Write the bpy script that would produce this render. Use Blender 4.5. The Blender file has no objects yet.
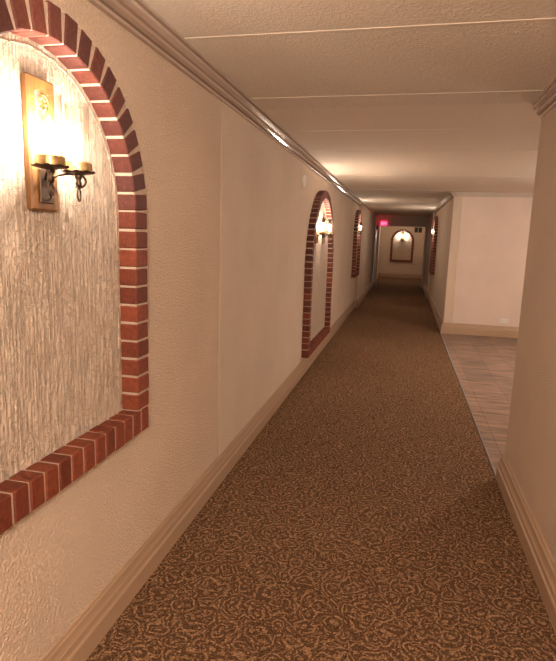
import bpy, bmesh, math, random
from mathutils import Vector, Matrix
random.seed(7)
C = bpy.context.scene.collection
S = bpy.context.scene
PI = math.pi

# ---------------------------------------------------------------- camera
FX = 538.65
Rv = (0.97333913, 0.06776219, -0.2191329)
Fv = (0.22738483, -0.15961524, 0.96063475)
Dv = (-0.03011776, 0.98485088, 0.17076785)
cam = bpy.data.cameras.new('camera'); camo = bpy.data.objects.new('camera', cam); C.objects.link(camo)
cx = Vector((Rv[0], Fv[0], -Dv[0])); cy = Vector((-Rv[1], -Fv[1], Dv[1])); cz = Vector((-Rv[2], -Fv[2], Dv[2]))
m = Matrix((cx, cy, cz)).transposed().to_4x4(); m.translation = Vector((0, 0, 1.5))
camo.matrix_world = m
cam.sensor_fit = 'HORIZONTAL'; cam.sensor_width = 36; cam.lens = FX/556*36
cam.clip_start = 0.02; cam.clip_end = 100
S.camera = camo
# ---------------------------------------------------------------- light and exposure
S.view_settings.view_transform = 'Standard'; S.view_settings.look = 'None'
S.view_settings.gamma = 1; S.view_settings.use_curve_mapping = False
S.view_settings.exposure = 3.38
w = bpy.data.worlds.new('world'); S.world = w; w.use_nodes = True
w.node_tree.nodes['Background'].inputs[0].default_value = (1.0, 0.83, 0.66, 1)
w.node_tree.nodes['Background'].inputs[1].default_value = 0.3
BULB = 1.2          # power of one candle bulb
WARM = (1.0, 0.86, 0.73)
FILL_ENTRY, FILL_SIDE, FILL_FAR = 22.0, 16.0, 1.1   # power of the added, unseen fill lamps: two globes, one ceiling lamp
# ---------------------------------------------------------------- materials
def mat(name, base, rough=0.7, metal=0.0, spec=0.5):
    M = bpy.data.materials.new(name); M.use_nodes = True
    b = M.node_tree.nodes['Principled BSDF']
    b.inputs['Base Color'].default_value = (*base, 1); b.inputs['Roughness'].default_value = rough
    b.inputs['Metallic'].default_value = metal; b.inputs['Specular IOR Level'].default_value = spec
    return M
class NT:
    def __init__(s, M): s.t = M.node_tree; s.b = s.t.nodes['Principled BSDF']
    def n(s, typ, **k):
        x = s.t.nodes.new(typ)
        for a, v in k.items():
            if a == 'inp':
                for i, q in v.items(): x.inputs[i].default_value = q
            else: setattr(x, a, v)
        return x
    def l(s, a, b): s.t.links.new(a, b)
    def coord(s, scale=(1,1,1)):
        g = s.n('ShaderNodeNewGeometry'); mp = s.n('ShaderNodeMapping'); mp.inputs['Scale'].default_value = scale
        s.l(g.outputs['Position'], mp.inputs['Vector']); return mp.outputs[0]
    def noise(s, vec, scale, detail=3, rough=0.5, dist=0):
        x = s.n('ShaderNodeTexNoise', inp={'Scale': scale, 'Detail': detail, 'Roughness': rough, 'Distortion': dist})
        s.l(vec, x.inputs['Vector']); return x.outputs['Fac']
    def ramp(s, fac, stops, interp='LINEAR'):
        r = s.n('ShaderNodeValToRGB'); r.color_ramp.interpolation = interp
        e = r.color_ramp.elements
        while len(e) < len(stops): e.new(0.5)
        for q, (p, c) in zip(e, stops): q.position = p; q.color = (*c, 1) if len(c) == 3 else c
        s.l(fac, r.inputs[0]); return r.outputs[0]
    def math(s, op, a, b=None, c=None):
        x = s.n('ShaderNodeMath', operation=op)
        for i, v in enumerate((a, b, c)):
            if v is None: continue
            if hasattr(v, 'links'): s.l(v, x.inputs[i])
            else: x.inputs[i].default_value = v
        return x.outputs[0]
    def mix(s, fac, a, b, typ='MIX'):
        x = s.n('ShaderNodeMix', data_type='RGBA', blend_type=typ)
        for i, v in ((0, fac), (6, a), (7, b)):
            if hasattr(v, 'links'): s.l(v, x.inputs[i])
            elif i == 0: x.inputs[0].default_value = v
            else: x.inputs[i].default_value = (*v, 1)
        return x.outputs[2]
    def bump(s, h, strength=0.5, dist=0.005, normal=None):
        x = s.n('ShaderNodeBump', inp={'Strength': strength, 'Distance': dist}); s.l(h, x.inputs['Height'])
        if normal is not None: s.l(normal, x.inputs['Normal'])
        s.l(x.outputs[0], s.b.inputs['Normal']); return x.outputs[0]
    def col(s, c): s.l(c, s.b.inputs['Base Color'])

def plaster(name, c, sc=140, st=0.5, dist=0.003, rough=0.75, var=0.06):
    M = mat(name, c, rough, 0, 0.25); t = NT(M); v = t.coord()
    n1 = t.noise(v, sc, 3, 0.55); n2 = t.noise(v, 1.3, 3, 0.6)
    d = tuple(x*(1-var) for x in c); h = tuple(min(1, x*(1+var)) for x in c)
    t.col(t.ramp(n2, [(0.3, d), (0.7, h)]))
    t.bump(t.ramp(n1, [(0.42, (0,0,0)), (0.62, (1,1,1))]), st, dist)
    return M
M_wallA = plaster('orange_peel_wall_paint', (0.77, 0.60, 0.455), 110, 0.9, 0.0075)
M_wallB = plaster('smooth_wall_paint', (0.77, 0.62, 0.485), 115, 0.8, 0.006)
M_wallS = plaster('side_room_wall_paint', (0.70, 0.565, 0.475), 150, 0.3, 0.003)
M_wallD = plaster('shade_and_brown_wall_paint', (0.50, 0.41, 0.34), 160, 0.15, 0.002)  # header and post shade is put into this darker colour; plain brown on trim
M_base = mat('baseboard_paint', (0.42, 0.285, 0.185), 0.42)
t = NT(M_base); t.bump(t.noise(t.coord((1,1,1)), 40, 2), 0.08, 0.002)
M_crown = mat('crown_moulding_gloss_paint', (0.46, 0.35, 0.28), 0.14)
M_casing = mat('pale_lilac_casing_paint', (0.80, 0.74, 0.78), 0.4)

def m_ceiling():
    M = mat('stippled_ceiling', (0.66, 0.585, 0.49), 0.85, 0, 0.2); t = NT(M); v = t.coord()
    g = t.n('ShaderNodeNewGeometry'); s = t.n('ShaderNodeSeparateXYZ'); t.l(g.outputs['Position'], s.inputs[0])
    far = t.math('GREATER_THAN', s.outputs[1], 3.5)
    n1 = t.noise(v, 75, 4, 0.65)
    h = t.ramp(n1, [(0.42, (0,0,0)), (0.66, (1,1,1))])
    amp = t.math('MULTIPLY_ADD', far, -0.72, 1.0)
    hh = t.math('MULTIPLY', h, amp)
    t.bump(hh, 0.65, 0.009)
    t.col(t.mix(n1, (0.66, 0.56, 0.45), (0.80, 0.69, 0.565)))
    return M
M_ceil = m_ceiling()
M_tape = mat('ceiling_joint_strip', (0.74, 0.65, 0.54), 0.6)

def m_carpet():
    M = mat('scroll_patterned_carpet', (0.1, 0.05, 0.02), 0.95, 0, 0.1); t = NT(M); v = t.coord()
    # distort
    nn = t.n('ShaderNodeTexNoise', inp={'Scale': 9.0, 'Detail': 2.0}); t.l(v, nn.inputs['Vector'])
    sub = t.n('ShaderNodeVectorMath', operation='SUBTRACT'); t.l(nn.outputs['Color'], sub.inputs[0]); sub.inputs[1].default_value = (0.5,0.5,0.5)
    sc = t.n('ShaderNodeVectorMath', operation='SCALE'); t.l(sub.outputs[0], sc.inputs[0]); sc.inputs['Scale'].default_value = 0.10
    ad = t.n('ShaderNodeVectorMath', operation='ADD'); t.l(v, ad.inputs[0]); t.l(sc.outputs[0], ad.inputs[1])
    vo = t.n('ShaderNodeTexVoronoi', voronoi_dimensions='2D', inp={'Scale': 11.5, 'Randomness': 0.85}); t.l(ad.outputs[0], vo.inputs['Vector'])
    s1 = t.math('SINE', t.math('MULTIPLY', vo.outputs['Distance'], 21.0))
    vo2 = t.n('ShaderNodeTexVoronoi', voronoi_dimensions='2D', inp={'Scale': 23.0, 'Randomness': 1.0}); t.l(ad.outputs[0], vo2.inputs['Vector'])
    s2 = t.math('SINE', t.math('MULTIPLY', vo2.outputs['Distance'], 17.0))
    brk = t.noise(v, 34, 2, 0.6)
    mask = t.ramp(brk, [(0.40, (0,0,0)), (0.56, (1,1,1))])
    a = t.ramp(s1, [(0.15, (0,0,0)), (0.60, (1,1,1))])
    b = t.ramp(s2, [(0.35, (0,0,0)), (0.75, (1,1,1))])
    pat = t.math('MAXIMUM', t.math('MULTIPLY', a, mask), t.math('MULTIPLY', b, t.math('SUBTRACT', 1.0, mask)))
    fine = t.noise(v, 130, 3, 0.8)
    f2 = t.ramp(fine, [(0.40, (0,0,0)), (0.60, (1,1,1))])
    fac = t.math('MULTIPLY', pat, t.math('MULTIPLY_ADD', f2, 0.85, 0.12))
    base = t.mix(t.noise(v, 60, 3, 0.6), (0.020, 0.007, 0.004), (0.095, 0.040, 0.021))
    col = t.mix(fac, base, (0.62, 0.375, 0.205))
    t.col(t.mix(t.math('MULTIPLY', f2, 0.27), col, (0.56, 0.345, 0.185)))
    t.bump(t.math('MULTIPLY_ADD', f2, 0.6, t.math('MULTIPLY', pat, 0.4)), 0.7, 0.006)
    return M
M_carpet = m_carpet()

def m_tile():
    M = mat('wood_look_floor_tile', (0.3, 0.2, 0.15), 0.45, 0, 0.4); t = NT(M); v = t.coord()
    br = t.n('ShaderNodeTexBrick', offset=0.5, inp={'Scale': 1.0, 'Mortar Size': 0.0022, 'Mortar Smooth': 0.1, 'Brick Width': 1.2, 'Row Height': 0.30,
        'Color1': (0.30,0.203,0.152,1), 'Color2': (0.225,0.16,0.125,1), 'Mortar': (0.10,0.06,0.045,1), 'Bias': -0.1})
    mp = t.n('ShaderNodeMapping'); mp.inputs['Location'].default_value = (0.1, 0.12, 0)
    mp.inputs['Rotation'].default_value = (0, 0, PI/2)
    t.l(v, mp.inputs['Vector']); t.l(mp.outputs[0], br.inputs['Vector'])
    st = t.coord((2.6, 17, 1)); n = t.noise(st, 1.0, 5, 0.6, 0.6)
    g = t.ramp(n, [(0.36, (0.50,0.51,0.54)), (0.5, (0.95,0.93,0.92)), (0.64, (1.40,1.28,1.20))])
    t.col(t.mix(1.0, br.outputs['Color'], g, 'MULTIPLY'))
    return M
M_tile = m_tile()

def m_brick(name, a, b):
    M = mat(name, a, 0.6, 0, 0.35); t = NT(M); v = t.coord()
    g = t.n('ShaderNodeNewGeometry')
    c = t.ramp(g.outputs['Random Per Island'], [(0.0, a), (1.0, b)])
    n = t.noise(v, 55, 4, 0.6)
    c = t.mix(1.0, c, t.ramp(n, [(0.3, (0.72,0.70,0.70)), (0.7, (1.2,1.18,1.15))]), 'MULTIPLY')
    sp = t.noise(v, 260, 2, 0.5)
    c = t.mix(t.ramp(sp, [(0.68, (0,0,0)), (0.76, (0.5,0.5,0.5))]), c, (0.45,0.33,0.28))
    t.col(c); t.bump(t.noise(v, 190, 3, 0.6), 0.5, 0.003)
    return M
M_brick = m_brick('red_brick', (0.12, 0.026, 0.013), (0.22, 0.052, 0.024))
M_brick2 = m_brick('plum_brick', (0.075, 0.021, 0.016), (0.150, 0.038, 0.023))
M_mortar = plaster('pale_mortar', (0.47, 0.36, 0.28), 220, 0.5, 0.003, 0.85)

def m_comb():
    M = mat('combed_plaster', (0.72, 0.60, 0.48), 0.8, 0, 0.2); t = NT(M)
    tc = t.n('ShaderNodeTexCoord')
    def mp(sc):
        m_ = t.n('ShaderNodeMapping'); m_.inputs['Scale'].default_value = sc; t.l(tc.outputs['Object'], m_.inputs['Vector']); return m_.outputs[0]
    # object space: x out of the wall, y along it, z up
    n1 = t.noise(mp((1, 150, 6.5)), 1.0, 3, 0.65, 0.25)
    n2 = t.noise(mp((60, 60, 60)), 1.0, 4, 0.65)
    grooves = t.ramp(n1, [(0.40, (0,0,0)), (0.52, (1,1,1))])
    rad = t.ramp(n2, [(0.42, (0,0,0)), (0.50, (1,1,1))])
    where = t.ramp(t.noise(mp((1, 5, 3)), 1.0, 2), [(0.42, (0,0,0)), (0.6, (1,1,1))])
    h = t.math('MULTIPLY_ADD', grooves, 1.0, t.math('MULTIPLY', rad, 0.5))
    hm = t.mix(t.math('MULTIPLY', where, 0.45), h, rad)
    t.bump(hm, 1.0, 0.007)
    t.col(t.ramp(n1, [(0.36, (0.48, 0.37, 0.275)), (0.50, (0.66, 0.53, 0.415))]))
    return M
M_comb = m_comb()
M_white = mat('white_plastic', (0.80, 0.74, 0.68), 0.35)
M_chrome = mat('brushed_aluminium', (0.36, 0.37, 0.43), 0.3, 1.0)
M_iron = mat('dark_bronze_iron', (0.10, 0.065, 0.045), 0.38, 0.8)
M_brass = mat('aged_brass', (0.50, 0.33, 0.14), 0.35, 0.75)
t = NT(M_brass); t.col(t.ramp(t.noise(t.coord(), 45, 3), [(0.35, (0.34, 0.20, 0.09)), (0.65, (0.60, 0.42, 0.18))]))
M_plaque = mat('honey_wood', (0.62, 0.34, 0.10), 0.45)
t = NT(M_plaque); t.col(t.ramp(t.noise(t.coord((60, 60, 6)), 1.0, 4), [(0.3, (0.15, 0.062, 0.017)), (0.7, (0.25, 0.115, 0.032))]))
M_candle = mat('ivory_candle_sleeve', (0.80, 0.58, 0.20), 0.5)
M_dark = mat('black_metal', (0.03, 0.025, 0.022), 0.5)
def lamp(name, loc, power, col, radius, parent=None):
    l = bpy.data.lights.new(name, 'POINT'); l.energy = power; l.color = col; l.shadow_soft_size = radius
    o = bpy.data.objects.new(name, l); C.objects.link(o); o.location = loc
    if parent: o.parent = parent
    return o
def lit_glass(name, c, s, thin=0.5):
    """glowing see-through glass: the lamp inside does the lighting"""
    M = bpy.data.materials.new(name); M.use_nodes = True; n = M.node_tree; n.nodes.clear()
    e = n.nodes.new('ShaderNodeEmission'); tr = n.nodes.new('ShaderNodeBsdfTransparent'); mx = n.nodes.new('ShaderNodeMixShader'); o = n.nodes.new('ShaderNodeOutputMaterial')
    e.inputs[0].default_value = (*c, 1); e.inputs[1].default_value = s; mx.inputs[0].default_value = 1-thin
    n.links.new(tr.outputs[0], mx.inputs[1]); n.links.new(e.outputs[0], mx.inputs[2]); n.links.new(mx.outputs[0], o.inputs[0])
    M.cycles.emission_sampling = 'NONE'; return M
def emis(name, c, s):
    M = bpy.data.materials.new(name); M.use_nodes = True; n = M.node_tree; n.nodes.clear()
    e = n.nodes.new('ShaderNodeEmission'); o = n.nodes.new('ShaderNodeOutputMaterial')
    e.inputs[0].default_value = (*c, 1); e.inputs[1].default_value = s; n.links.new(e.outputs[0], o.inputs[0]); return M
M_bulb = lit_glass('lit_candle_bulb', WARM, 3.0, 0.8)
M_exit = emis('lit_red_sign_face', (1.0, 0.015, 0.07), 0.36)
M_exit_t = emis('lit_sign_letters', (1.0, 0.16, 0.24), 0.36)
M_globeA = lit_glass('added_globe_glass', WARM, 1.0, 0.8)  # this and the next two: glass of the added fill lamps
M_globeC = lit_glass('added_lamp_glass_far', WARM, 1.0, 0.8)
M_globeB = lit_glass('added_globe_glass_side', (1, 0.87, 0.76), 1.0, 0.8)
def glass():
    M = bpy.data.materials.new('clear_chimney_glass'); M.use_nodes = True; n = M.node_tree; n.nodes.clear()
    o = n.nodes.new('ShaderNodeOutputMaterial'); mx = n.nodes.new('ShaderNodeMixShader'); tr = n.nodes.new('ShaderNodeBsdfTransparent')
    gl = n.nodes.new('ShaderNodeBsdfGlossy'); gl.inputs['Roughness'].default_value = 0.02
    lw = n.nodes.new('ShaderNodeLayerWeight'); lw.inputs[0].default_value = 0.2
    tr.inputs[0].default_value = (0.97, 0.96, 0.95, 1)
    n.links.new(lw.outputs['Facing'], mx.inputs[0]); n.links.new(tr.outputs[0], mx.inputs[1]); n.links.new(gl.outputs[0], mx.inputs[2])
    n.links.new(mx.outputs[0], o.inputs[0]); return M
M_glass = glass()

# ---------------------------------------------------------------- mesh helpers
def obj(name, bm, M, parent=None, smooth=False):
    me = bpy.data.meshes.new(name); bm.normal_update(); bm.to_mesh(me); bm.free()
    for q in (M if isinstance(M, (list, tuple)) else [M]): me.materials.append(q)
    if smooth:
        for p in me.polygons: p.use_smooth = True
    o = bpy.data.objects.new(name, me); C.objects.link(o)
    if parent: o.parent = parent
    return o
def tag(o, label, cat, group=None):
    o['label'] = label; o['category'] = cat
    if group: o['group'] = group
    return o
def thing(name, label, cat, loc=(0,0,0), rz=0, group=None):
    o = bpy.data.objects.new(name, None); C.objects.link(o); o.empty_display_size = 0.1
    o.location = loc; o.rotation_euler = (0, 0, rz); return tag(o, label, cat, group)
def struct(name, bm, M, smooth=False):
    o = obj(name, bm, M, None, smooth); o['kind'] = 'structure'; return o
def box(bm, a, b, bev=0, mi=0):
    r = bmesh.ops.create_cube(bm, size=1)
    vs = r['verts']
    for v in vs: v.co = Vector([(a[i]+b[i])/2 + v.co[i]*(b[i]-a[i]) for i in range(3)])
    fs = set(f for v in vs for f in v.link_faces)
    if bev:
        e = list(set(e for f in fs for e in f.edges))
        r = bmesh.ops.bevel(bm, geom=e, offset=bev, segments=1, affect='EDGES', profile=0.5)
        fs = set(f for f in fs if f.is_valid) | set(r['faces'])
    vs = list(set(v for f in fs for v in f.verts))
    for v in vs:
        for f in v.link_faces: f.material_index = mi
    return vs
def xform(vs, M):
    for v in vs: v.co = M @ v.co
def lathe(bm, prof, seg=24, c=(0,0), wavy=0, wn=10):
    rings = []
    for k, (r, z) in enumerate(prof):
        ring = []
        for i in range(seg):
            a = 2*PI*i/seg
            rr = r; zz = z
            if wavy and k in (0,) : rr = r
            if wavy and r > 0.034: zz = z + wavy*math.sin(wn*a)*(r-0.034)/0.012
            ring.append(bm.verts.new((c[0]+rr*math.cos(a), c[1]+rr*math.sin(a), zz)))
        rings.append(ring)
    for p, q in zip(rings, rings[1:]):
        for i in range(seg):
            bm.faces.new((p[i], p[(i+1)%seg], q[(i+1)%seg], q[i]))
    return rings
def cap(bm, ring, flip=False):
    bm.faces.new(list(reversed(ring)) if flip else ring)
def tube(bm, pts, r, seg=8, flat=None, closed=False):
    """sweep a round (or, with flat=(w,h), a strap) section along pts"""
    pts = [Vector(p) for p in pts]; rings = []; n = len(pts)
    up0 = Vector((0.13, 0.31, 0.94)).normalized()
    prev = None
    for i, p in enumerate(pts):
        d = (pts[(i+1) % n] - pts[i-1]) if closed or 0 < i < n-1 else (pts[1]-pts[0] if i == 0 else pts[-1]-pts[-2])
        d.normalize()
        if prev is None:
            s = d.cross(up0).normalized()
        else:
            s = (prev - d*prev.dot(d)).normalized()
        prev = s; u = s.cross(d).normalized()
        ring = []
        for k in range(seg):
            a = 2*PI*k/seg
            ring.append(bm.verts.new(p + s*r*math.cos(a) + u*r*math.sin(a)))
        rings.append(ring)
    rng = range(n if closed else n-1)
    for i in rng:
        p, q = rings[i], rings[(i+1) % n]
        for k in range(seg): bm.faces.new((p[k], p[(k+1)%seg], q[(k+1)%seg], q[k]))
    if not closed: cap(bm, rings[0], True); cap(bm, rings[-1])
def extr(bm, prof, p0, p1, inward, cut0=0, cut1=0):
    """extrude a profile [(out, z)...] along p0->p1; inward = unit vector pointing into the room"""
    p0 = Vector(p0); p1 = Vector(p1); inn = Vector(inward); d = (p1-p0).normalized()
    A = [bm.verts.new(p0 + inn*o + Vector((0,0,z)) + d*cut0*o) for o, z in prof]
    B = [bm.verts.new(p1 + inn*o + Vector((0,0,z)) - d*cut1*o) for o, z in prof]
    n = len(prof)
    for i in range(n):
        bm.faces.new((A[i], A[(i+1)%n], B[(i+1)%n], B[i]))
    bm.faces.new(list(reversed(A))); bm.faces.new(B)
def fixn(bm): bmesh.ops.recalc_face_normals(bm, faces=bm.faces[:])

# ---------------------------------------------------------------- the setting
H = 2.30
XL, XR = -1.02, 0.71
YB, YE = -3.0, 22.72     # behind the camera, end wall
YC, YS = 3.5, 9.3        # side opening
XS = 4.6
SL, SR = 12.05, 15.1     # where the corridor walls step in
bm = bmesh.new(); box(bm, (XL-0.15, YB-0.1, -0.1), (0.683, YE+0.1, 0)); struct('floor', bm, M_carpet)
bm = bmesh.new(); box(bm, (0.683, YC-0.3, -0.1), (XS, YS+0.1, -0.002)); struct('floor_side', bm, M_tile)
bm = bmesh.new(); box(bm, (0.683, YC-0.3-5.5, -0.1), (0.9, YC-0.301, 0)); box(bm, (0.683, YS+0.101, -0.1), (0.9, YE+0.1, 0)); struct('floor_edge', bm, M_carpet)
bm = bmesh.new(); box(bm, (XL-0.15, YB-0.1, H), (XS+0.1, YE+0.1, H+0.1)); struct('ceiling', bm, M_ceil)
bm = bmesh.new()
for y in (-0.69, 0.29, 1.27, 2.25, 3.23, 4.22, 5.14, 7.1, 9.0):
    box(bm, (-0.97, y-0.004, H-0.0025), (0.66 if y < YC else 2.6, y+0.004, H+0.001))
struct('trim_1', bm, M_tape)
def wall(name, a, b, M): bm = bmesh.new(); box(bm, a, b); return struct(name, bm, M)
wall('wall_left', (XL-0.12, YB, 0), (XL, 2.93, H), M_wallA)
wall('wall_left_middle', (XL-0.12, 2.93, 0), (XL+0.003, 7.85, H), M_wallB)
wall('wall_left_far', (XL-0.12, 7.85, 0), (XL+0.001, SL, H), M_wallB)
wall('wall_left_end', (XL-0.12, SL, 0), (XL+0.048, 18.3, H), M_wallB)
wall('wall_left_beyond', (XL-0.12, 18.42, 0), (XL, YE, H), M_wallB)
wall('wall_right', (XR, YB, 0), (XR+0.14, YC, H), M_wallA)
wall('wall_right_far', (XR, YS, 0), (XR+0.14, SR, H), M_wallB)
wall('wall_right_end', (XR-0.04, SR, 0), (XR+0.14, 18.3, H), M_wallB)
wall('wall_right_beyond', (XR+0.04, 18.42, 0), (XR+0.16, YE, H), M_wallB)
wall('wall_end', (XL-0.12, YE, 0), (XR+0.16, YE+0.12, H), M_wallB)
wall('wall_back', (XL-0.12, YB-0.12, 0), (XR+0.14, YB, H), M_wallA)
wall('wall_side_far', (XR+0.14, YS, 0), (XS, YS+0.12, H), M_wallS)
wall('wall_side_right', (XS, YC-0.3, 0), (XS+0.1, YS+0.12, H), M_wallS)
wall('wall_side_near', (XR+0.14, YC-0.3, 0), (XS, YC-0.18, H), M_wallS)
# header and posts across the corridor
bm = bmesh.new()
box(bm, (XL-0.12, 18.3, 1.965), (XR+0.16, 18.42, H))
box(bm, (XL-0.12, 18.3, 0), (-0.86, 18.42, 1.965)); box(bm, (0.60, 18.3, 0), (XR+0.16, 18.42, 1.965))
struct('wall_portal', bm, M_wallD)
bm = bmesh.new(); box(bm, (-0.945, 17.3, 0.13), (-0.915, 18.3, 1.93), 0.004); struct('trim_2', bm, M_casing)

BB = [(0,0), (0.034,0), (0.034,0.078), (0.030,0.082), (0.036,0.087), (0.030,0.093), (0.027,0.112), (0.031,0.118), (0.025,0.126), (0.020,0.140), (0.018,0.158), (0.011,0.166), (0.009,0.175), (0,0.178)]
CR = [(o, H-d) for o, d in [(0,0), (0.072,0), (0.072,0.010), (0.056,0.013), (0.056,0.018), (0.066,0.022), (0.063,0.031), (0.046,0.042), (0.034,0.045), (0.034,0.049), (0.041,0.052), (0.036,0.060), (0.022,0.068), (0.008,0.070), (0.008,0.074), (0.019,0.077), (0.015,0.086), (0,0.088)]]
def run(name, prof, p0, p1, inn, M, c0=0, c1=0):
    bm = bmesh.new(); extr(bm, prof, p0, p1, inn, c0, c1); fixn(bm); return struct(name, bm, M)
BL = [(o*0.52, z) for o, z in BB]
run('baseboard_left', BL, (XL, YB, 0), (XL, SL, 0), (1,0,0), M_base)
run('baseboard_left_end', BB, (XL+0.048, SL, 0), (XL+0.048, 18.3, 0), (1,0,0), M_base, -1, 0)
run('baseboard_left_beyond', BB, (XL, 18.42, 0), (XL, YE, 0), (1,0,0), M_base)
run('baseboard_right', BB, (XR, YB, 0), (XR, YC, 0), (-1,0,0), M_base, 0, -1)
run('baseboard_right_return', BB, (XR, YC, 0), (XR+0.14, YC, 0), (0,1,0), M_base, -1, 0)
run('baseboard_right_far', BB, (XR, YS, 0), (XR, SR, 0), (-1,0,0), M_base, -1, 0)
run('baseboard_right_end', BB, (XR-0.04, SR, 0), (XR-0.04, 18.3, 0), (-1,0,0), M_base, -1, 0)
run('baseboard_right_beyond', BB, (XR+0.04, 18.42, 0), (XR+0.04, YE, 0), (-1,0,0), M_base)
run('baseboard_side', BB, (XR, YS, 0), (XS, YS, 0), (0,-1,0), M_base, -1, 0)
run('baseboard_end', BB, (XL, YE, 0), (XR+0.04, YE, 0), (0,-1,0), M_base)
bm = bmesh.new(); box(bm, (0.58, 18.265, 0), (0.68, 18.31, 0.15), 0.006); box(bm, (-0.945, 18.265, 0), (-0.845, 18.31, 0.15), 0.006); struct('trim_3', bm, M_base)
run('trim_4', CR, (XL, YB, 0), (XL, 18.3, 0), (1,0,0), M_crown)
CR2 = [(o*0.82, z) for o, z in CR]
run('trim_5', CR2, (XR, YB, 0), (XR, YC, 0), (-1,0,0), M_crown)
run('trim_6', CR2, (XR, YS-0.05, 0), (XR, 18.3, 0), (-1,0,0), M_crown)
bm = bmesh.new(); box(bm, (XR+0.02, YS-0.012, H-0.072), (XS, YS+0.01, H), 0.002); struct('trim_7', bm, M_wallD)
# metal strip between carpet and tile
bm = bmesh.new(); extr(bm, [(0,0), (0.014,0), (0.012,0.005), (0.007,0.006), (0.002,0.005)], (0.674, YC, 0), (0.672, YS, 0), (1,0,0)); fixn(bm); struct('trim_8', bm, M_chrome)

# ---------------------------------------------------------------- brick arches
P = 0.075
def brick_arch(loc, rz, ro, spring, label, sill=0.09, wd=0.09):
    T = thing('brick_arch', label, 'brick arch', loc, rz, None)
    ri = ro - wd; rnd = random.Random(int(loc[1]*10)+3)
    bm = bmesh.new(); mo = bmesh.new(); J = 0.0095
    def jit(vs, a=0.0012):
        d = Vector((rnd.uniform(0, a*2), rnd.uniform(-a, a), rnd.uniform(-a, a)))
        for v in vs: v.co += d
    # sill of upright brick ends
    n = round(2*ro/0.0645); s = 2*ro/n; J = 0.0085
    for i in range(n):
        y0 = -ro + i*s
        jit(box(bm, (0.0005, y0+J/2, 0), (P, y0+s-J/2, sill), 0.0035))
    box(mo, (0.0008, -ro+0.012, 0.004), (P-0.0035, ro-0.008, sill-0.0035))
    # jambs
    hj = spring - sill; m_ = round(hj/0.0660); c = hj/m_
    for sg in (-1, 1):
        for i in range(m_):
            z0 = sill + i*c
            a, b = (ri, ro) if sg > 0 else (-ro, -ri)
            jit(box(bm, (0.0005, a, z0+J/2+0.002), (P, b, z0+c-J/2+0.002), 0.0035))
        a, b = (ri+0.004, ro-0.005) if sg > 0 else (-ro+0.005, -ri-0.004)
        box(mo, (0.0008, a, sill-0.006), (P-0.0035, b, spring))
    # arch
    k = round(PI*ri/0.0650); da = PI/k; bw = 2*ri*math.sin(da/2) - J
    for i in range(k):
        th = da*(i+0.5)
        vs = box(bm, (0.0005, -bw/2, ri), (P, bw/2, ro), 0.0035, 1)
        R = Matrix.Translation((0, 0, spring)) @ Matrix.Rotation(th - PI/2, 4, 'X')
        xform(vs, R); jit(vs)
    seg = 64
    q = []
    for i in range(seg+1):
        th = PI*i/seg; cc, ss = math.cos(th), math.sin(th)
        q.append([mo.verts.new((x, r*cc, spring + r*ss)) for x, r in ((0.0008, ri+0.004), (P-0.0035, ri+0.004), (P-0.0035, ro-0.005), (0.0008, ro-0.005))])
    for a, b in zip(q, q[1:]):
        for j in range(4): mo.faces.new((a[j], a[(j+1)%4], b[(j+1)%4], b[j]))
    fixn(mo)
    obj('bricks', bm, [M_brick, M_brick2], T); obj('mortar', mo, M_mortar, T)
    # combed plaster field inside the arch
    pl = bmesh.new()
    out = [(-ri-0.003, sill-0.003), (ri+0.003, sill-0.003)] + [((ri+0.003)*math.cos(PI*i/40), spring+(ri+0.003)*math.sin(PI*i/40)) for i in range(41)]
    A = [pl.verts.new((0.008, y, z)) for y, z in out]; B = [pl.verts.new((0.0005, y, z)) for y, z in out]
    pl.faces.new(A); pl.faces.new(list(reversed(B)))
    for i in range(len(out)): pl.faces.new((A[i], B[i], B[(i+1)%len(out)], A[(i+1)%len(out)]))
    fixn(pl); pf = obj('plaster_field', pl, M_comb, T)
    # trowelled ridge that follows the opening
    rg = bmesh.new(); pts = []
    for i in range(61):
        th = PI*i/60; rr = ri - 0.016 + rnd.uniform(-0.0025, 0.0025)
        pts.append((0.006, rr*math.cos(th), spring + rr*math.sin(th)))
    pts = [(0.006, ri-0.014+rnd.uniform(-.002,.002), sill+0.02+(spring-sill-0.02)*i/14) for i in range(14)] + pts + [(0.006, -ri+0.014+rnd.uniform(-.002,.002), spring-(spring-sill-0.02)*(i+1)/14) for i in range(14)]
    tube(rg, pts, 0.0045, 6); obj('trowel_ridge', rg, M_comb, T, True)
    return T
ZN = 0.738
brick_arch((XL, 1.373, ZN), 0, 0.515, 0.836, 'large red brick arch on the left wall nearest the front, round a combed plaster field')
brick_arch((XL+0.003, 6.505, 0.215), 0, 0.875, 0.965, 'tall brick arch on the left wall reaching down to the baseboard')
brick_arch((XL+0.001, 11.47, ZN), 0, 0.517, 0.847, 'small distant brick arch on the left wall, between tall arch and exit sign')
brick_arch((XR, 13.65, ZN), PI, 0.517, 0.847, 'brick arch on the right wall past the tiled opening, seen almost edge on')
brick_arch((-0.12, YE, 0.645), -PI/2, 0.46, 0.86, 'brick arch facing the front in the middle of the end wall')

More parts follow.
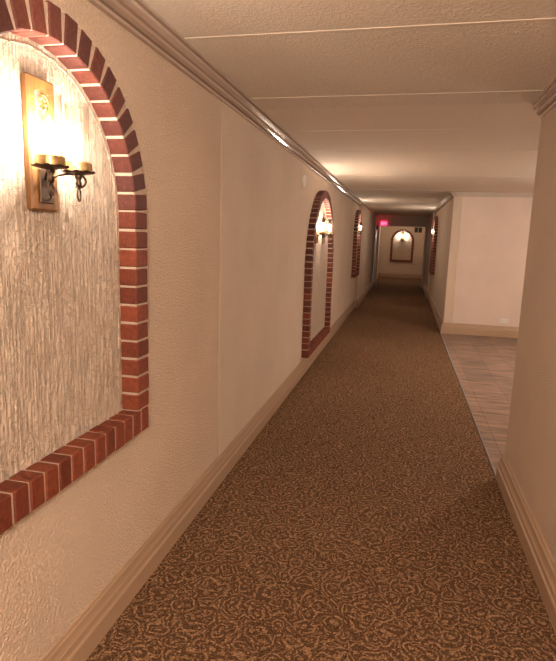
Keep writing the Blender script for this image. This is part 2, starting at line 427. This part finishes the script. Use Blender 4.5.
# ---------------------------------------------------------------- sconces
def circ(c, r, ax, n=22, a0=0, a1=2*PI):
    """points of an arc; ax = two unit vectors"""
    u, v = Vector(ax[0]), Vector(ax[1]); c = Vector(c)
    return [tuple(c + u*r*math.cos(a0+(a1-a0)*i/n) + v*r*math.sin(a0+(a1-a0)*i/n)) for i in range(n)]
def make_sconce(loc, rz, label):
    T = thing('wall_sconce', label, 'wall sconce', loc, rz, None)
    bm = bmesh.new(); box(bm, (0.007, -0.058, 0), (0.030, 0.058, 0.352), 0.005); obj('backplate', bm, M_plaque, T)
    # carved rosette and lower bracket on the plate
    bm = bmesh.new()
    for k in range(8):
        a = k*PI/4
        r = bmesh.ops.create_icosphere(bm, subdivisions=1, radius=0.0065)
        for v in r['verts']: v.co = Vector((v.co.x*0.6+0.031, v.co.y+0.014*math.cos(a), v.co.z+0.285+0.017*math.sin(a)))
    tube(bm, circ((0.032, 0, 0.285), 0.024, ((0,1,0), (0,0,1))), 0.0022, 6, closed=True)
    obj('rosette', bm, M_brass, T, True)
    bm = bmesh.new(); box(bm, (0.030, -0.030, 0.02), (0.036, 0.030, 0.115), 0.003)
    obj('bracket', bm, M_iron, T)
    for sg in (-1, 1):
        X0, Y0 = 0.093, 0.063*sg
        dirv = Vector((X0-0.036, Y0, 0)).normalized()
        # arm: S curve from the bracket to below the cup, ending in a curl
        am = bmesh.new()
        pts = [(0.036, 0.008*sg, 0.085), (0.05, 0.022*sg, 0.099), (0.07, 0.042*sg, 0.106), (X0, Y0, 0.106)]
        cur = Vector((X0, Y0, 0.106))
        e = [cur + dirv*(0.020*math.sin(a)*1.0) + Vector((0, 0, -0.018*(1-math.cos(a)))) for a in [PI*i/8 for i in range(1, 10)]]
        c2 = [cur + dirv*(0.004+0.008*math.cos(a)) + Vector((0, 0, -0.028-0.006*math.sin(a))) for a in (2.4, 3.1, 4.0)]
        tube(am, pts + [tuple(v) for v in e] + [tuple(v) for v in c2], 0.0036, 8)
        A = obj('arm', am, M_iron, T, True)
        st = bmesh.new()
        r = lathe(st, [(0.003, 0.070), (0.008, 0.074), (0.009, 0.082), (0.006, 0.090), (0.010, 0.097), (0.012, 0.108)], 14, (X0, Y0)); cap(st, r[0], True); cap(st, r[-1])
        obj('stem', st, M_iron, A, True)
        rg = bmesh.new(); tube(rg, circ((X0, Y0, 0.051), 0.019, ((0.35, -0.94, 0), (0,0,1)), 26), 0.0026, 8, closed=True)
        obj('ring', rg, M_iron, A, True)
        sa = bmesh.new()
        r = lathe(sa, [(0.010, 0.104), (0.030, 0.108), (0.046, 0.113), (0.047, 0.115), (0.030, 0.112), (0.012, 0.110)], 48, (X0, Y0), 0.0018, 10)
        obj('saucer', sa, M_iron, A, True)
        cu = bmesh.new()
        r = lathe(cu, [(0.002, 0.112), (0.036, 0.112), (0.038, 0.116), (0.038, 0.136), (0.0385, 0.138), (0.036, 0.138), (0.0355, 0.118), (0.002, 0.117)], 36, (X0, Y0))
        obj('cup', cu, M_brass, A, False)
        ca = bmesh.new(); r = lathe(ca, [(0.0115, 0.116), (0.0115, 0.176), (0.009, 0.178)], 18, (X0, Y0)); cap(ca, r[-1]); obj('candle', ca, M_candle, A, True)
        bu = bmesh.new(); r = lathe(bu, [(0.006, 0.178), (0.011, 0.186), (0.0155, 0.197), (0.0155, 0.206), (0.011, 0.220), (0.005, 0.233), (0.001, 0.242)], 12, (X0, Y0)); cap(bu, r[0], True); cap(bu, r[-1])
        obj('bulb', bu, M_bulb, A, True); lamp('bulb_light', (X0, Y0, 0.206), BULB, WARM, 0.011, A)
        gl = bmesh.new(); lathe(gl, [(0.0335, 0.119), (0.0335, 0.296), (0.0325, 0.2975), (0.0315, 0.296), (0.0315, 0.119)], 36, (X0, Y0))
        obj('glass_chimney', gl, M_glass, A, True)
    return T
def copy_tree(o, parent=None):
    c = o.copy(); C.objects.link(c)
    if parent: c.parent = parent
    for ch in list(o.children): copy_tree(ch, c)
    return c
sc0 = make_sconce((XL, 1.364, 1.553), 0, 'lit two-candle brass and iron sconce in the nearest, largest brick arch on the left')
for loc, rz, lab in (
    ((XL+0.003, 6.22, 1.44), 0, 'lit candle sconce in the tall left arch, the nearer of its pair'),
    ((XL+0.003, 6.78, 1.44), 0, 'lit candle sconce in the tall left arch, the farther of its pair'),
    ((XL+0.001, 11.47, 1.55), 0, 'lit candle sconce in the small distant brick arch on the left wall'),
    ((XR, 13.65, 1.55), PI, 'lit candle sconce in the brick arch on the right wall'),
    ((-0.12, YE, 1.48), -PI/2, 'lit candle sconce in the arch at the very end of the corridor')):
    c = copy_tree(sc0); c.location = loc; c.rotation_euler = (0, 0, rz); c['label'] = lab

# ---------------------------------------------------------------- small things
T = thing('wall_detector', 'round white plastic detector high on the left wall before the tall arch', 'detector', (XL+0.003, 5.36, 2.045))
def disc(bm, prof, seg=32):
    rings = []
    for r, x in prof: rings.append([bm.verts.new((x, r*math.cos(2*PI*i/seg), r*math.sin(2*PI*i/seg))) for i in range(seg)])
    for p, q in zip(rings, rings[1:]):
        for i in range(seg): bm.faces.new((p[i], p[(i+1)%seg], q[(i+1)%seg], q[i]))
    cap(bm, rings[-1]); fixn(bm)
bm = bmesh.new(); disc(bm, [(0.062, 0), (0.062, 0.012), (0.058, 0.014)]); obj('mounting_base', bm, M_white, T)
bm = bmesh.new(); disc(bm, [(0.057, 0.013), (0.052, 0.020), (0.040, 0.026), (0.020, 0.029)]); obj('cover', bm, M_white, T, False)

T = thing('power_outlet', 'horizontal white double outlet above the baseboard in the tiled area', 'outlet', (1.655, YS, 0.267))
bm = bmesh.new(); box(bm, (-0.062, -0.007, -0.038), (0.062, 0, 0.038), 0.003); obj('cover_plate', bm, M_white, T)
for s in (-1, 1):
    bm = bmesh.new(); box(bm, (s*0.028-0.017, -0.010, -0.014), (s*0.028+0.017, -0.006, 0.014), 0.002); so = obj('socket', bm, M_white, T)
    bm = bmesh.new()
    for q in (-0.006, 0.006): box(bm, (s*0.028-0.005, -0.0108, q-0.0012), (s*0.028+0.005, -0.0098, q+0.0012))
    obj('slots', bm, M_dark, so)

T = thing('exit_sign', 'glowing red EXIT sign on the header at the far end', 'exit sign', (-0.73, 18.3, 1.97))
bm = bmesh.new(); box(bm, (-0.105, -0.05, 0.0), (0.105, 0, 0.15), 0.006); obj('housing', bm, M_exit, T)
def letters(T, s, h, y, w):
    bm = bmesh.new(); lw = w*0.62; th = h*0.17
    def bar(a, b):
        a = Vector(a); b = Vector(b); d = (b-a); L = d.length; ang = math.atan2(d.y, d.x)
        vs = box(bm, (0, -0.002, -th/2), (L, 0, th/2))
        xform(vs, Matrix.Translation((a.x, y, a.y)) @ Matrix.Rotation(-ang, 4, 'Y'))
    x0 = -w*len(s)/2 + (w-lw)/2
    b0 = 0.075-h/2; t0 = 0.075+h/2
    for ch in s:
        if ch == 'E':
            bar((x0+th/2, b0), (x0+th/2, t0))
            for z in (b0+th/2, 0.075, t0-th/2): bar((x0, z), (x0+lw, z))
        elif ch == 'X': bar((x0, b0), (x0+lw, t0)); bar((x0, t0), (x0+lw, b0))
        elif ch == 'I': bar((x0+lw/2, b0), (x0+lw/2, t0))
        elif ch == 'T': bar((x0, t0-th/2), (x0+lw, t0-th/2)); bar((x0+lw/2, b0), (x0+lw/2, t0))
        x0 += w
    return obj('lettering', bm, M_exit_t, T)
letters(T, 'EXIT', 0.09, -0.050, 0.045)

T = thing('alarm_horn', 'small dark alarm box on the left wall just below the exit sign', 'alarm', (-0.915, 17.5, 1.88))
bm = bmesh.new(); box(bm, (0, -0.06, -0.06), (0.045, 0.06, 0.06), 0.006); obj('housing', bm, M_dark, T)
bm = bmesh.new(); box(bm, (0.045, -0.03, -0.02), (0.055, 0.03, 0.02), 0.003); obj('lens', bm, M_white, T)

T = thing('wall_grille', 'dark two-panel air grille high on the end wall right of the arch', 'grille', (0.47, YE, 1.95))
bm = bmesh.new()
box(bm, (-0.16, -0.02, -0.11), (0.16, 0, 0.11), 0.004); obj('frame', bm, M_wallD, T)
for s in (-1, 1):
    bm = bmesh.new(); box(bm, (s*0.075-0.06, -0.022, -0.095), (s*0.075+0.06, -0.019, 0.095))
    for i in range(9):
        z = -0.085 + i*0.0212
        vs = box(bm, (s*0.075-0.058, -0.030, z-0.001), (s*0.075+0.058, -0.018, z+0.001))
    obj('louvre', bm, M_dark, T)

def globe(loc, M, label, power, col):  # unseen lamps added to brighten the corridor and side room
    T = thing('added_pendant_lamp', label, 'pendant lamp', loc)
    bm = bmesh.new(); r = lathe(bm, [(0.055, 0.0), (0.055, -0.012), (0.02, -0.025)], 24); cap(bm, r[0]); cap(bm, r[-1], True); fixn(bm); obj('canopy', bm, M_brass, T)
    bm = bmesh.new(); tube(bm, [(0,0,-0.02), (0,0,-0.30)], 0.005, 8); obj('rod', bm, M_brass, T)
    bm = bmesh.new(); bmesh.ops.create_uvsphere(bm, u_segments=20, v_segments=12, radius=0.11)
    for v in bm.verts: v.co.z -= 0.40
    obj('globe', bm, M, T, True); lamp('added_globe_light', (0, 0, -0.40), power, col, 0.10, T)
globe((2.9, 6.3, H), M_globeB, 'added globe lamp hanging out of view in the tiled side room', FILL_SIDE, (1, 0.87, 0.76))
globe((0.25, -0.75, H), M_globeA, 'added globe lamp hanging out of view over the entry end of the corridor', FILL_ENTRY, WARM)

T = thing('added_ceiling_lamp', 'added small round lamp on the ceiling, hidden behind the header at the far end', 'added lamp', (-0.1, 20.6, H))  # added to brighten the far end, out of the camera's sight
bm = bmesh.new(); r = lathe(bm, [(0.12, 0.0), (0.12, -0.015)], 24); cap(bm, r[0]); cap(bm, r[-1], True); fixn(bm); obj('canopy', bm, M_brass, T)
bm = bmesh.new(); r = lathe(bm, [(0.105, -0.015), (0.10, -0.05), (0.07, -0.075), (0.01, -0.085)], 24); cap(bm, r[-1], True); fixn(bm); obj('diffuser', bm, M_globeC, T, True); lamp('added_lamp_light', (0, 0, -0.05), FILL_FAR, WARM, 0.02, T)
